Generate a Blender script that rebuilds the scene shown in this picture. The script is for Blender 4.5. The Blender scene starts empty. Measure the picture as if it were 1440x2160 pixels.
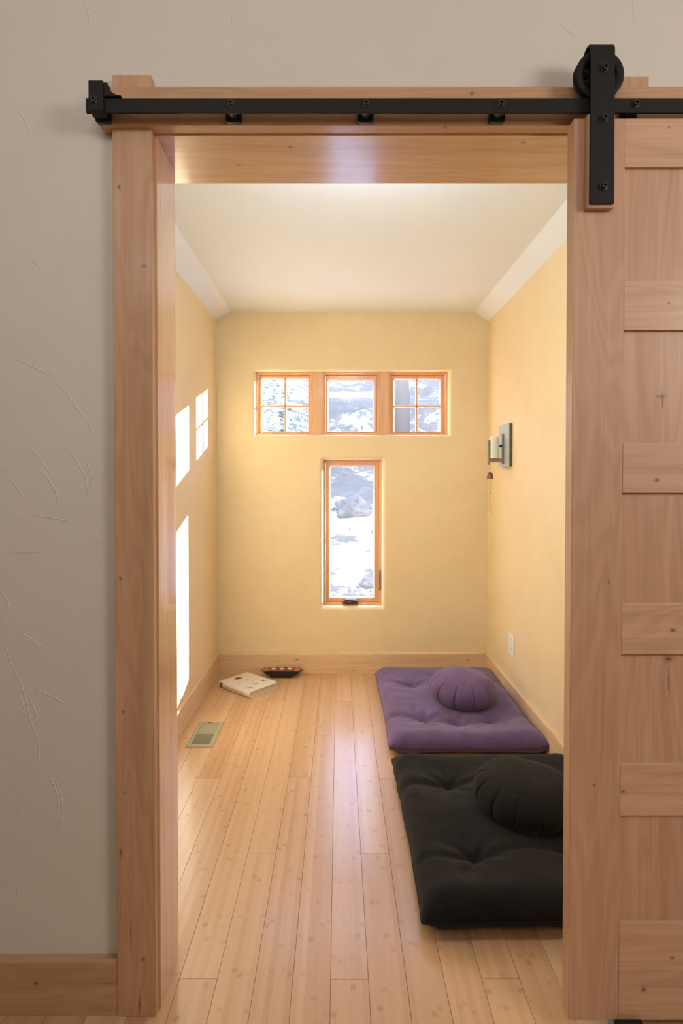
import bpy, bmesh, math, random
from mathutils import Vector, Matrix, noise

random.seed(7)
S = bpy.context.scene
COL = S.collection
PI = math.pi

# ---------------------------------------------------------------- camera
cd = bpy.data.cameras.new('camera')
cam = bpy.data.objects.new('camera', cd)
COL.objects.link(cam)
cam.location = (0, 0, 1.3)
cam.rotation_euler = (math.radians(90 - 0.9), 0, 0)
cd.sensor_fit = 'VERTICAL'
cd.sensor_height = 36
cd.sensor_width = 24
cd.lens = 20.0
cd.shift_x = 0.0028
cd.shift_y = -0.0246
cd.clip_start = 0.02
cd.clip_end = 500
S.camera = cam

# ---------------------------------------------------------------- light and exposure
S.view_settings.view_transform = 'Standard'
S.view_settings.look = 'None'
S.view_settings.gamma = 1
S.view_settings.use_curve_mapping = False
S.view_settings.exposure = 0.0

w = bpy.data.worlds.new('world')
S.world = w
w.use_nodes = True
bg = w.node_tree.nodes['Background']
bg.inputs['Color'].default_value = (0.45, 0.59, 1.0, 1)
bg.inputs['Strength'].default_value = 9.8

def light(name, kind, loc, aim, energy, color, **kw):
    d = bpy.data.lights.new(name, kind)
    d.energy = energy
    d.color = color
    for k, v in kw.items():
        setattr(d, k, v)
    o = bpy.data.objects.new(name, d)
    COL.objects.link(o)
    o.location = loc
    o.rotation_euler = (Vector(aim)).to_track_quat('-Z', 'Y').to_euler()
    return o

light('sun', 'SUN', (6, 10, 6), (-1, -1.06, -0.36), 77.0, (0.90, 0.95, 1.0), angle=math.radians(0.9))
# window daylight of the front room (to the right of and above the camera) and an added wide fill aimed at the upper wall
light('front_room_daylight', 'AREA', (2.45, -0.55, 2.15), (-1.0, 0.75, -0.42), 33.0, (1.0, 0.935, 0.875),
      shape='RECTANGLE', size=0.9, size_y=0.7)
light('front_room_top_fill', 'AREA', (-0.5, -0.75, 2.55), (0, 1, -0.12), 7.2, (1.0, 0.94, 0.90),
      shape='RECTANGLE', size=1.5, size_y=0.3, spread=math.radians(130))
# unseen fill lights added above the doorway to brighten the small room and its ceiling
light('small_room_fill', 'AREA', (0.1, 1.78, 2.36), (0, 0.42, -1), 8.5, (0.70, 0.86, 1.0),
      shape='DISK', size=0.3)
light('small_room_ceiling_fill', 'AREA', (0.1, 1.64, 2.19), (0, 1, 0.10), 4.6, (0.66, 0.85, 1.0),
      shape='RECTANGLE', size=0.7, size_y=0.06)

# ---------------------------------------------------------------- node helpers
def new_mat(name):
    m = bpy.data.materials.new(name)
    m.use_nodes = True
    nt = m.node_tree
    return m, nt, nt.nodes['Principled BSDF']

class N:
    def __init__(s, nt): s.nt = nt
    def node(s, t, **kw):
        n = s.nt.nodes.new(t)
        for k, v in kw.items(): setattr(n, k, v)
        return n
    def link(s, a, b): s.nt.links.new(a, b)
    def put(s, inp, v):
        if isinstance(v, bpy.types.NodeSocket): s.link(v, inp)
        else: inp.default_value = v
    def math(s, op, a, b=0.0, c=0.0):
        n = s.node('ShaderNodeMath', operation=op)
        s.put(n.inputs[0], a); s.put(n.inputs[1], b); s.put(n.inputs[2], c)
        return n.outputs[0]
    def vmath(s, op, a, b=(0, 0, 0)):
        n = s.node('ShaderNodeVectorMath', operation=op)
        s.put(n.inputs[0], a); s.put(n.inputs[1], b)
        return n.outputs['Value'] if op in ('LENGTH', 'DISTANCE') else n.outputs[0]
    def noise(s, vec, scale=5, detail=3, rough=0.5, dist=0.0):
        n = s.node('ShaderNodeTexNoise')
        if vec is not None: s.link(vec, n.inputs['Vector'])
        n.inputs['Scale'].default_value = scale; n.inputs['Detail'].default_value = detail
        n.inputs['Roughness'].default_value = rough; n.inputs['Distortion'].default_value = dist
        return n.outputs['Fac']
    def ramp(s, fac, stops):
        n = s.node('ShaderNodeValToRGB'); s.link(fac, n.inputs[0])
        el = n.color_ramp.elements
        while len(el) < len(stops): el.new(0.5)
        for e, (p, c) in zip(el, stops):
            e.position = p; e.color = c if len(c) == 4 else (*c, 1)
        return n.outputs[0]
    def mix(s, fac, a, b, mode='MIX'):
        n = s.node('ShaderNodeMix', data_type='RGBA', blend_type=mode)
        s.put(n.inputs['Factor'], fac)
        for i, v in ((6, a), (7, b)):
            if isinstance(v, tuple) and len(v) == 3: v = (*v, 1)
            s.put(n.inputs[i], v)
        return n.outputs[2]
    def maprange(s, v, a, b, c, d):
        n = s.node('ShaderNodeMapRange'); s.put(n.inputs[0], v)
        for i, x in enumerate((a, b, c, d)): n.inputs[i + 1].default_value = x
        return n.outputs[0]
    def bump(s, h, strength, dist, bsdf):
        n = s.node('ShaderNodeBump'); s.link(h, n.inputs['Height'])
        n.inputs['Strength'].default_value = strength; n.inputs['Distance'].default_value = dist
        s.link(n.outputs[0], bsdf.inputs['Normal'])

def simple(name, color, rough=0.5, metal=0.0, coat=0.0, **kw):
    m, nt, b = new_mat(name)
    b.inputs['Base Color'].default_value = (*color, 1)
    b.inputs['Roughness'].default_value = rough
    b.inputs['Metallic'].default_value = metal
    b.inputs['Coat Weight'].default_value = coat
    for k, v in kw.items(): b.inputs[k].default_value = v
    return m

def wood(name, axis, c0, c1, rough=0.45, coat=0.15, coat_rough=0.16, knots=(), knot_amt=1.0):
    """knotty alder; axis is the grain direction. knots: (x, y, z, half width, half length) in the place."""
    m, nt, b = new_mat(name); g = N(nt)
    tc = g.node('ShaderNodeTexCoord').outputs['Object']
    rnd = g.node('ShaderNodeObjectInfo').outputs['Random']
    off = g.node('ShaderNodeCombineXYZ')
    for i, k in enumerate((37.0, 53.0, 71.0)): g.link(g.math('MULTIPLY', rnd, k), off.inputs[i])
    p = g.vmath('ADD', tc, off.outputs[0])
    def sc(across, along):
        v = [across] * 3; v['XYZ'.index(axis)] = along
        return g.vmath('MULTIPLY', p, tuple(v))
    warp = g.noise(sc(4, 0.9), 1, 2)
    fine = g.noise(sc(300, 4), 1, 4, 0.65)
    mid = g.noise(sc(28, 0.9), 1, 3, 0.55, 0.4)
    big = g.noise(sc(5, 0.55), 1, 3, 0.5, 0.6)
    rings = g.math('SINE', g.math('MULTIPLY', big, 120.0))
    rings = g.maprange(rings, -1, 1, 0, 1)
    f = g.math('ADD', g.math('MULTIPLY', fine, 0.34), g.math('MULTIPLY', mid, 0.52))
    f = g.math('ADD', f, g.math('MULTIPLY', rings, 0.10))
    f = g.math('ADD', f, g.math('MULTIPLY', warp, 0.16))
    col = g.ramp(f, [(0.32, c0), (0.75, c1)])
    # scattered small knots with a dark core and streaks along the grain
    vo = g.node('ShaderNodeTexVoronoi'); g.link(sc(6.5, 1.9), vo.inputs['Vector']); vo.inputs['Scale'].default_value = 1
    pick = g.node('ShaderNodeSeparateColor'); g.link(vo.outputs['Color'], pick.inputs[0])
    keep = g.math('GREATER_THAN', pick.outputs[0], 0.72)
    kd = g.maprange(vo.outputs['Distance'], 0.018, 0.055, 1, 0)
    halo = g.maprange(vo.outputs['Distance'], 0.03, 0.14, 0.25, 0)
    kk = g.math('MULTIPLY', g.math('MAXIMUM', kd, halo), g.math('MULTIPLY', keep, knot_amt))
    if knots:
        pos = g.node('ShaderNodeNewGeometry').outputs['Position']
        wob = g.noise(pos, 190, 3)
        for (x, y, z, hw, hl) in knots:
            hw *= 0.62; hl *= 0.62
            s3 = [1 / hw] * 3; s3['XYZ'.index(axis)] = 1 / hl
            d = g.vmath('LENGTH', g.vmath('MULTIPLY', g.vmath('SUBTRACT', pos, (x, y, z)), tuple(s3)))
            d = g.math('ADD', d, g.math('MULTIPLY', g.math('SUBTRACT', wob, 0.5), 1.9))
            core = g.maprange(d, 0.35, 1.35, 0.85, 0)
            hal = g.maprange(d, 1.0, 2.6, 0.22, 0)
            kk = g.math('MAXIMUM', kk, g.math('MAXIMUM', core, hal))
    col = g.mix(kk, col, (0.085, 0.035, 0.016))
    g.link(col, b.inputs['Base Color'])
    b.inputs['Roughness'].default_value = rough
    b.inputs['Coat Weight'].default_value = coat
    b.inputs['Coat Roughness'].default_value = coat_rough
    g.bump(fine, 0.08, 0.001, b)
    return m

def plaster(name, c0, c1, scale=2.2, rough=0.75, bump=0.25, spec=0.5):
    m, nt, b = new_mat(name); g = N(nt)
    tc = g.node('ShaderNodeTexCoord').outputs['Object']
    a = g.noise(tc, scale, 5, 0.6, 0.8)
    c = g.noise(tc, scale * 7, 4, 0.6, 1.2)
    f = g.math('ADD', g.math('MULTIPLY', a, 0.75), g.math('MULTIPLY', c, 0.25))
    col = g.ramp(f, [(0.32, c0), (0.68, c1)])
    g.link(col, b.inputs['Base Color'])
    b.inputs['Roughness'].default_value = rough
    b.inputs['Specular IOR Level'].default_value = spec
    h = g.math('ADD', g.noise(tc, 26, 3, 0.6, 1.5), g.math('MULTIPLY', g.noise(tc, 90, 2), 0.35))
    g.bump(h, bump, 0.004, b)
    return m

ALD0, ALD1 = (0.46, 0.245, 0.125), (0.66, 0.42, 0.255)
KCAS = [(-0.517, 1.352, 1.985, 0.0045, 0.008), (-0.512, 1.352, 0.545, 0.003, 0.005), (-0.515, 1.352, 0.74, 0.004, 0.006),
        (-0.523, 1.352, 0.40, 0.004, 0.014), (-0.47, 1.352, 0.14, 0.006, 0.006), (-0.46, 1.352, 1.80, 0.008, 0.005),
        (-0.52, 1.352, 1.06, 0.004, 0.006), (-0.48, 1.352, 0.03, 0.003, 0.03), (-0.500, 1.352, 0.20, 0.002, 0.04)]
KJMB = [(-0.435, 1.40, 1.98, 0.003, 0.035), (-0.435, 1.43, 1.31, 0.003, 0.02), (-0.435, 1.475, 1.10, 0.003, 0.022),
        (-0.435, 1.44, 0.95, 0.003, 0.018), (-0.435, 1.50, 1.33, 0.003, 0.01), (-0.435, 1.47, 0.63, 0.003, 0.02),
        (-0.435, 1.41, 0.40, 0.003, 0.02), (-0.435, 1.46, 0.72, 0.002, 0.016)]
M = {}
M['wood_z'] = wood('alder_upright', 'Z', (0.415, 0.215, 0.106), (0.60, 0.37, 0.215), knots=KCAS)
M['jamb_z'] = wood('alder_jamb', 'Z', ALD0, ALD1, knots=KJMB, coat=1.0, coat_rough=0.045, rough=0.26, knot_amt=0.4)
M['header_x'] = wood('alder_header', 'X', (0.41, 0.205, 0.092), (0.60, 0.36, 0.19), coat=0.35, coat_rough=0.12, knots=[(0.25, 1.345, 2.121, 0.006, 0.006), (0.31, 1.338, 2.195, 0.006, 0.006)])
M['wood_x'] = wood('alder_level', 'X', (0.52, 0.285, 0.145), (0.74, 0.49, 0.29), coat=0.9, coat_rough=0.15, rough=0.35,
                   knots=[(-0.12, 1.42, 2.118, 0.006, 0.009), (0.45, 1.40, 2.118, 0.006, 0.008), (0.25, 1.345, 2.121, 0.006, 0.006),
                          (0.31, 1.338, 2.195, 0.006, 0.006), (-0.26, 1.50, 2.118, 0.005, 0.007)])
M['base_x'] = wood('baseboard_alder_x', 'X', (0.66, 0.42, 0.22), (0.83, 0.59, 0.37), coat=0.3,
                   knots=[(-0.275, 3.762, 0.092, 0.007, 0.016), (0.86, 3.762, 0.09, 0.008, 0.010), (0.10, 3.762, 0.02, 0.006, 0.008),
                          (-0.73, 1.352, 0.08, 0.006, 0.006), (-0.545, 1.352, 0.08, 0.002, 0.03)], knot_amt=0.2)
M['base_front'] = wood('front_baseboard_alder', 'X', (0.40, 0.215, 0.105), (0.56, 0.35, 0.20), coat=0.2, knot_amt=0.2,
                   knots=[(-0.73, 1.352, 0.08, 0.008, 0.008), (-0.545, 1.352, 0.08, 0.003, 0.04)])
M['base_y'] = wood('baseboard_alder_y', 'Y', (0.66, 0.42, 0.22), (0.83, 0.59, 0.37), coat=0.3, knot_amt=0.4,
                   knots=[(-0.798, 3.02, 0.075, 0.007, 0.014), (0.979, 2.95, 0.09, 0.004, 0.006)])
M['door_z'] = wood('door_alder_upright', 'Z', (0.44, 0.235, 0.13), (0.62, 0.385, 0.245), coat=0.12, knot_amt=0.25,
                   knots=[(0.744, 1.312, 1.487, 0.008, 0.006), (0.733, 1.312, 1.487, 0.004, 0.004), (0.745, 1.312, 1.475, 0.003, 0.03), (0.764, 1.312, 0.88, 0.011, 0.009), (0.765, 1.312, 0.83, 0.002, 0.05),
                          (0.62, 1.303, 1.06, 0.003, 0.005), (0.59, 1.303, 0.59, 0.004, 0.004)])
M['door_x'] = wood('door_alder_level', 'X', (0.46, 0.255, 0.14), (0.66, 0.42, 0.265), coat=0.12, knot_amt=0.25,
                   knots=[(0.728, 1.303, 1.295, 0.006, 0.008), (0.768, 1.303, 0.95, 0.006, 0.009), (0.752, 1.303, 1.698, 0.004, 0.004),
                          (0.708, 1.303, 0.111, 0.008, 0.008), (0.773, 1.303, 0.186, 0.005, 0.006), (0.748, 1.303, 2.095, 0.003, 0.004),
                          (0.657, 1.303, 0.575, 0.005, 0.007)])
M['window_wood'] = wood('fir_window_wood', 'Z', (0.66, 0.33, 0.14), (0.80, 0.47, 0.24), coat=0.3, knot_amt=0.0)
M['wall_yellow'] = plaster('yellow_plaster', (0.80, 0.62, 0.36), (0.86, 0.69, 0.42), 1.6, 0.6, 0.10)
M['wall_beige'] = plaster('beige_plaster', (0.66, 0.605, 0.53), (0.69, 0.64, 0.57), 1.2, 0.62, 0.05)
M['ceiling'] = plaster('white_ceiling_paint', (0.83, 0.86, 0.90), (0.85, 0.88, 0.92), 2, 0.8, 0.03)
M['plain'] = simple('outer_wall_paint', (0.6, 0.56, 0.5), 0.8)
M['black_iron'] = simple('black_iron', (0.015, 0.0142, 0.0138), 0.6, 0.0, **{'Specular IOR Level': 0.2})
M['bolt_iron'] = simple('bolt_iron', (0.03, 0.03, 0.03), 0.35, 0.3)
M['white_plastic'] = simple('white_plastic', (0.85, 0.84, 0.83), 0.4)
M['bronze'] = simple('bronze_hardware', (0.16, 0.11, 0.085), 0.35, 0.7)
M['sconce_plate'] = simple('brushed_grey_metal', (0.47, 0.54, 0.56), 0.4, 0.25)
M['shaded_plate_side'] = simple('shade_dark_olive', (0.11, 0.085, 0.035), 0.6)
M['sconce_bar'] = simple('brown_bronze', (0.27, 0.21, 0.17), 0.4, 0.3)
M['sconce_glass'] = simple('cream_glass', (0.86, 0.80, 0.64), 0.25, **{'Subsurface Weight': 0.3})
M['bell'] = simple('bronze_bell', (0.20, 0.10, 0.06), 0.4, 0.6)
M['cord'] = simple('brown_cord', (0.45, 0.27, 0.10), 0.8)
M['register'] = simple('champagne_metal', (0.36, 0.32, 0.20), 0.6, 0.0)
M['duct'] = simple('duct_shade_dark', (0.03, 0.026, 0.015), 0.8)
M['paper'] = simple('book_pages', (0.74, 0.62, 0.46), 0.8)
M['wick'] = simple('wick', (0.05, 0.04, 0.03), 0.9)
M['wax'] = simple('candle_wax', (0.88, 0.80, 0.62), 0.5, **{'Subsurface Weight': 0.2})
M['tin'] = simple('candle_tin', (0.75, 0.72, 0.66), 0.3, 0.8)
M['bowl'] = simple('black_lacquer', (0.018, 0.012, 0.012), 0.35)
M['red'] = simple('red_lacquer', (0.27, 0.05, 0.035), 0.4)
M['orange'] = simple('orange_lacquer', (0.62, 0.24, 0.045), 0.4)
M['bark'] = simple('pale_bark', (0.185, 0.15, 0.11), 0.9)

# glass: mostly clear with a weak reflection
m, nt, b = new_mat('window_glass'); g = N(nt)
nt.nodes.remove(b)
tr = g.node('ShaderNodeBsdfTransparent'); tr.inputs[0].default_value = (0.97, 0.98, 0.98, 1)
gl = g.node('ShaderNodeBsdfGlossy'); gl.inputs['Roughness'].default_value = 0.02
ms = g.node('ShaderNodeMixShader'); ms.inputs[0].default_value = 0.05
g.link(tr.outputs[0], ms.inputs[1]); g.link(gl.outputs[0], ms.inputs[2])
g.link(ms.outputs[0], nt.nodes['Material Output'].inputs['Surface'])
M['glass'] = m

# bamboo floor: 98 mm planks (geometry) of narrow strips with knuckle marks
m, nt, b = new_mat('bamboo_floor'); g = N(nt)
pos = g.node('ShaderNodeNewGeometry').outputs['Position']
sep = g.node('ShaderNodeSeparateXYZ'); g.link(pos, sep.inputs[0])
att = g.node('ShaderNodeAttribute', attribute_name='tint')
tint = att.outputs['Fac']
strip = g.math('FLOOR', g.math('DIVIDE', g.math('ADD', sep.outputs[0], 0.0209 + 9.8), 0.0163333))
cell = g.math('ADD', strip, g.math('MULTIPLY', tint, 91.0))
wn = g.node('ShaderNodeTexWhiteNoise', noise_dimensions='1D'); g.link(cell, wn.inputs['W'])
r1 = wn.outputs['Value']
wn2 = g.node('ShaderNodeTexWhiteNoise', noise_dimensions='1D'); g.link(g.math('ADD', cell, 0.37), wn2.inputs['W'])
r2 = wn2.outputs['Value']
grain = g.noise(g.vmath('MULTIPLY', pos, (420, 7, 1)), 1, 3, 0.6)
blot = g.noise(g.vmath('MULTIPLY', pos, (14, 1.6, 1)), 1, 2)
f = g.math('ADD', g.math('MULTIPLY', grain, 0.34), g.math('MULTIPLY', r1, 0.20))
f = g.math('ADD', f, g.math('MULTIPLY', tint, 0.30))
f = g.math('ADD', f, g.math('MULTIPLY', blot, 0.22))
col = g.ramp(f, [(0.22, (0.50, 0.27, 0.125)), (0.55, (0.62, 0.38, 0.20)), (0.88, (0.72, 0.49, 0.29))])
# knuckles
period = g.math('ADD', 0.26, g.math('MULTIPLY', r2, 0.10))
ph = g.math('FRACT', g.math('ADD', g.math('DIVIDE', sep.outputs[1], period), g.math('MULTIPLY', r1, 7.3)))
wav = g.noise(g.vmath('MULTIPLY', pos, (180, 8, 1)), 1, 1)
ph = g.math('ADD', ph, g.math('MULTIPLY', g.math('SUBTRACT', wav, 0.5), 0.05))
kn = g.math('SUBTRACT', 1.0, g.math('MULTIPLY', g.math('ABSOLUTE', g.math('SUBTRACT', ph, 0.5)), 30.0))
kn = g.math('MAXIMUM', kn, 0.0)
sx = g.math('FRACT', g.math('DIVIDE', g.math('ADD', sep.outputs[0], 0.0209 + 9.8), 0.0163333))
edge = g.maprange(g.math('ABSOLUTE', g.math('SUBTRACT', sx, 0.5)), 0.38, 0.49, 1, 0)
kn = g.math('MULTIPLY', g.math('MULTIPLY', kn, edge), g.math('ADD', 0.08, g.math('MULTIPLY', r2, 0.42)))
col = g.mix(kn, col, (0.30, 0.12, 0.035))
g.link(col, b.inputs['Base Color'])
b.inputs['Roughness'].default_value = 0.34
b.inputs['Coat Weight'].default_value = 0.22
b.inputs['Coat Roughness'].default_value = 0.16
g.bump(grain, 0.05, 0.0005, b)
M['floor'] = m
M['floor_dark'] = simple('plank_gap', (0.27, 0.145, 0.06), 0.8)

def fabric(name, c, lint=0.0, rough=0.95, sheen=0.25):
    m, nt, b = new_mat(name); g = N(nt)
    tc = g.node('ShaderNodeTexCoord').outputs['Object']
    n1 = g.noise(tc, 9, 4, 0.6)
    n2 = g.noise(tc, 900, 2, 0.7)
    dk = tuple(x * 0.86 for x in c); lt = tuple(min(1, x * 1.14) for x in c)
    col = g.ramp(n1, [(0.35, dk), (0.65, lt)])
    if lint:
        sp = g.noise(g.vmath('MULTIPLY', tc, (1, 0.6, 1)), 240, 1)
        col = g.mix(g.math('MULTIPLY', g.maprange(sp, 0.76, 0.80, 0, 1), lint), col, (0.25, 0.22, 0.20))
    g.link(col, b.inputs['Base Color'])
    b.inputs['Roughness'].default_value = rough
    b.inputs['Sheen Weight'].default_value = sheen
    b.inputs['Sheen Roughness'].default_value = 0.5
    b.inputs['Specular IOR Level'].default_value = 0.15
    h = g.math('ADD', g.math('MULTIPLY', n2, 0.4), g.noise(g.vmath('MULTIPLY', tc, (22, 60, 22)), 1, 2))
    g.bump(h, 0.25, 0.003, b)
    return m
M['purple'] = fabric('purple_cotton', (0.145, 0.088, 0.195))
M['purple_dark'] = simple('purple_seam', (0.09, 0.045, 0.10), 0.95)
M['black'] = fabric('black_cotton', (0.014, 0.0125, 0.0115), 0.4, sheen=0.08)
M['black_dark'] = simple('black_seam', (0.006, 0.006, 0.006), 0.95)

# snow with patches of rock, brush and blue ice
m, nt, b = new_mat('snow_and_rock'); g = N(nt)
tc = g.node('ShaderNodeTexCoord').outputs['Object']
n1 = g.noise(g.vmath('MULTIPLY', tc, (0.9, 0.55, 1.3)), 1.0, 8, 0.70, 0.9)
n2 = g.noise(g.vmath('MULTIPLY', tc, (6, 4, 9)), 1.0, 5, 0.70, 0.5)
sepo = g.node('ShaderNodeSeparateXYZ'); g.link(tc, sepo.inputs[0])
hgt = g.maprange(sepo.outputs[2], -0.4, 1.4, -0.015, 0.055)
f = g.math('ADD', g.math('ADD', g.math('MULTIPLY', n1, 0.70), g.math('MULTIPLY', n2, 0.30)), hgt)
col = g.ramp(f, [(0.465, (0.90, 0.91, 0.94)), (0.52, (0.175, 0.140, 0.095)), (0.60, (0.135, 0.108, 0.076)), (0.70, (0.19, 0.155, 0.105))])
g.link(col, b.inputs['Base Color'])
b.inputs['Roughness'].default_value = 0.9
g.bump(n2, 0.6, 0.3, b)
M['snow'] = m
m, nt, b = new_mat('snowy_needles'); g = N(nt)
tc = g.node('ShaderNodeTexCoord').outputs['Object']
n1 = g.noise(tc, 7, 4, 0.6)
g.link(g.ramp(n1, [(0.40, (0.19, 0.19, 0.09)), (0.50, (0.86, 0.88, 0.90))]), b.inputs['Base Color'])
b.inputs['Roughness'].default_value = 0.9
M['needles'] = m
m, nt, b = new_mat('boulder_rock'); g = N(nt)
tc = g.node('ShaderNodeTexCoord').outputs['Object']
g.link(g.ramp(g.noise(tc, 3, 5, 0.6), [(0.42, (0.13, 0.105, 0.08)), (0.58, (0.20, 0.165, 0.115))]), b.inputs['Base Color'])
b.inputs['Roughness'].default_value = 0.9
M['rock'] = m

# book cover: cream cloth with a small brown picture, pale sketch lines and dark brush figures
m, nt, b = new_mat('book_cover'); g = N(nt)
tc = g.node('ShaderNodeTexCoord').outputs['Object']
n1 = g.noise(g.vmath('MULTIPLY', tc, (26, 26, 26)), 1, 3, 0.6, 2.0)
line = g.maprange(g.math('ABSOLUTE', g.math('SUBTRACT', n1, 0.5)), 0.0, 0.012, 0.35, 0)
g.link(g.mix(line, (0.80, 0.73, 0.63), (0.42, 0.30, 0.24)), b.inputs['Base Color'])
b.inputs['Roughness'].default_value = 0.4
M['cover'] = m
M['cover_plain'] = simple('book_spine', (0.80, 0.73, 0.65), 0.4)
M['ink'] = simple('book_ink', (0.12, 0.10, 0.09), 0.6)
M['ink_red'] = simple('book_faded_ink', (0.62, 0.42, 0.33), 0.6)
M['ink_brown'] = simple('book_picture', (0.17, 0.085, 0.06), 0.5)

# ---------------------------------------------------------------- mesh helpers
def tag(o, label=None, cat=None, group=None, kind=None):
    if label: o['label'] = label
    if cat: o['category'] = cat
    if group: o['group'] = group
    if kind: o['kind'] = kind
    return o

def wloc(o):
    v = Vector((0, 0, 0))
    while o is not None:
        v += o.location; o = o.parent
    return v

def build(bm, name, mat, parent=None, smooth=False, origin=None):
    """links a bmesh given in place coordinates as one object with its origin at its own centre"""
    mats = mat if isinstance(mat, (list, tuple)) else [mat]
    bmesh.ops.recalc_face_normals(bm, faces=bm.faces)
    if origin is None:
        xs = [v.co for v in bm.verts]
        lo = Vector([min(c[i] for c in xs) for i in range(3)]); hi = Vector([max(c[i] for c in xs) for i in range(3)])
        origin = Vector(((lo.x + hi.x) / 2, (lo.y + hi.y) / 2, lo.z))
    origin = Vector(origin)
    bmesh.ops.translate(bm, verts=bm.verts, vec=-origin)
    me = bpy.data.meshes.new(name)
    bm.to_mesh(me); bm.free()
    for mm in mats: me.materials.append(mm)
    if smooth:
        for p in me.polygons: p.use_smooth = True
        if smooth != 'all': me.set_sharp_from_angle(angle=math.radians(smooth if smooth > 1 else 40))
    o = bpy.data.objects.new(name, me)
    COL.objects.link(o)
    if parent is not None:
        o.parent = parent
        o.location = origin - wloc(parent)
    else:
        o.location = origin
    return o

def empty(name, loc):
    o = bpy.data.objects.new(name, None)
    o.empty_display_size = 0.05
    COL.objects.link(o); o.location = loc
    return o

def B(): return bmesh.new()

def box(bm, x0, x1, y0, y1, z0, z1, bev=0.0, mi=0, seg=2):
    r = bmesh.ops.create_cube(bm, size=1)
    vs = r['verts']
    for v in vs:
        v.co = Vector(((x0 + x1) / 2 + v.co.x * (x1 - x0), (y0 + y1) / 2 + v.co.y * (y1 - y0), (z0 + z1) / 2 + v.co.z * (z1 - z0)))
    fs = {f for v in vs for f in v.link_faces}
    for f in fs: f.material_index = mi
    if bev:
        es = {e for v in vs for e in v.link_edges}
        bmesh.ops.bevel(bm, geom=list(es), offset=bev, segments=seg, affect='EDGES', profile=0.5)
    return vs

def tube(bm, pts, r, n=10, caps=True, mi=0):
    """round tube along points, r a number or a list"""
    pts = [Vector(p) for p in pts]
    rs = r if isinstance(r, (list, tuple)) else [r] * len(pts)
    rings = []
    for i, p in enumerate(pts):
        t = (pts[min(i + 1, len(pts) - 1)] - pts[max(i - 1, 0)]).normalized()
        a = t.orthogonal().normalized() if i == 0 else (prev - t * prev.dot(t)).normalized()
        prev = a
        c = t.cross(a)
        rings.append([bm.verts.new(p + (a * math.cos(2 * PI * k / n) + c * math.sin(2 * PI * k / n)) * rs[i]) for k in range(n)])
    for A, C in zip(rings, rings[1:]):
        for k in range(n):
            bm.faces.new((A[k], A[(k + 1) % n], C[(k + 1) % n], C[k])).material_index = mi
    if caps:
        bm.faces.new(rings[0][::-1]).material_index = mi; bm.faces.new(rings[-1]).material_index = mi

def lathe(bm, prof, c, axis='Z', n=32, mi=0):
    """prof: (radius, height) pairs turned about an axis through c; closed at both ends"""
    c = Vector(c); rings = []
    def P(r, h, a):
        u, v = r * math.cos(a), r * math.sin(a)
        return c + {'Z': Vector((u, v, h)), 'Y': Vector((u, h, v)), 'X': Vector((h, u, v))}[axis]
    for r, h in prof:
        if r < 1e-6: rings.append([bm.verts.new(P(0, h, 0))])
        else: rings.append([bm.verts.new(P(r, h, 2 * PI * k / n)) for k in range(n)])
    for A, C in zip(rings, rings[1:]):
        for k in range(n):
            a = [A[k % len(A)], A[(k + 1) % len(A)], C[(k + 1) % len(C)], C[k % len(C)]]
            u = []
            for v in a:
                if v not in u: u.append(v)
            if len(u) > 2: bm.faces.new(u).material_index = mi
    if len(rings[0]) > 1: bm.faces.new(rings[0][::-1]).material_index = mi
    if len(rings[-1]) > 1: bm.faces.new(rings[-1]).material_index = mi

def prism_xz(bm, pts, y0, y1, mi=0):
    A = [bm.verts.new((x, y0, z)) for x, z in pts]; C = [bm.verts.new((x, y1, z)) for x, z in pts]
    n = len(pts)
    bm.faces.new(A).material_index = mi; bm.faces.new(C[::-1]).material_index = mi
    for k in range(n): bm.faces.new((A[k], C[k], C[(k + 1) % n], A[(k + 1) % n])).material_index = mi

def rrect(x0, x1, z0, z1, r, n=5):
    """rounded rectangle outline in x, z"""
    out = []
    for cx, cz, a0 in ((x1 - r, z1 - r, 0), (x0 + r, z1 - r, PI / 2), (x0 + r, z0 + r, PI), (x1 - r, z0 + r, 1.5 * PI)):
        for k in range(n + 1):
            a = a0 + PI / 2 * k / n
            out.append((cx + r * math.cos(a), cz + r * math.sin(a)))
    return out

def ring_loops(bm, loops, close=False, mi=0):
    """loops: list of (rect (x0,x1,z0,z1), y) joined one after another"""
    V = []
    for (x0, x1, z0, z1), y in loops:
        V.append([bm.verts.new(p) for p in ((x0, y, z0), (x1, y, z0), (x1, y, z1), (x0, y, z1))])
    seq = list(zip(V, V[1:])) + ([(V[-1], V[0])] if close else [])
    for A, C in seq:
        for k in range(4): bm.faces.new((A[k], A[(k + 1) % 4], C[(k + 1) % 4], C[k])).material_index = mi

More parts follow.
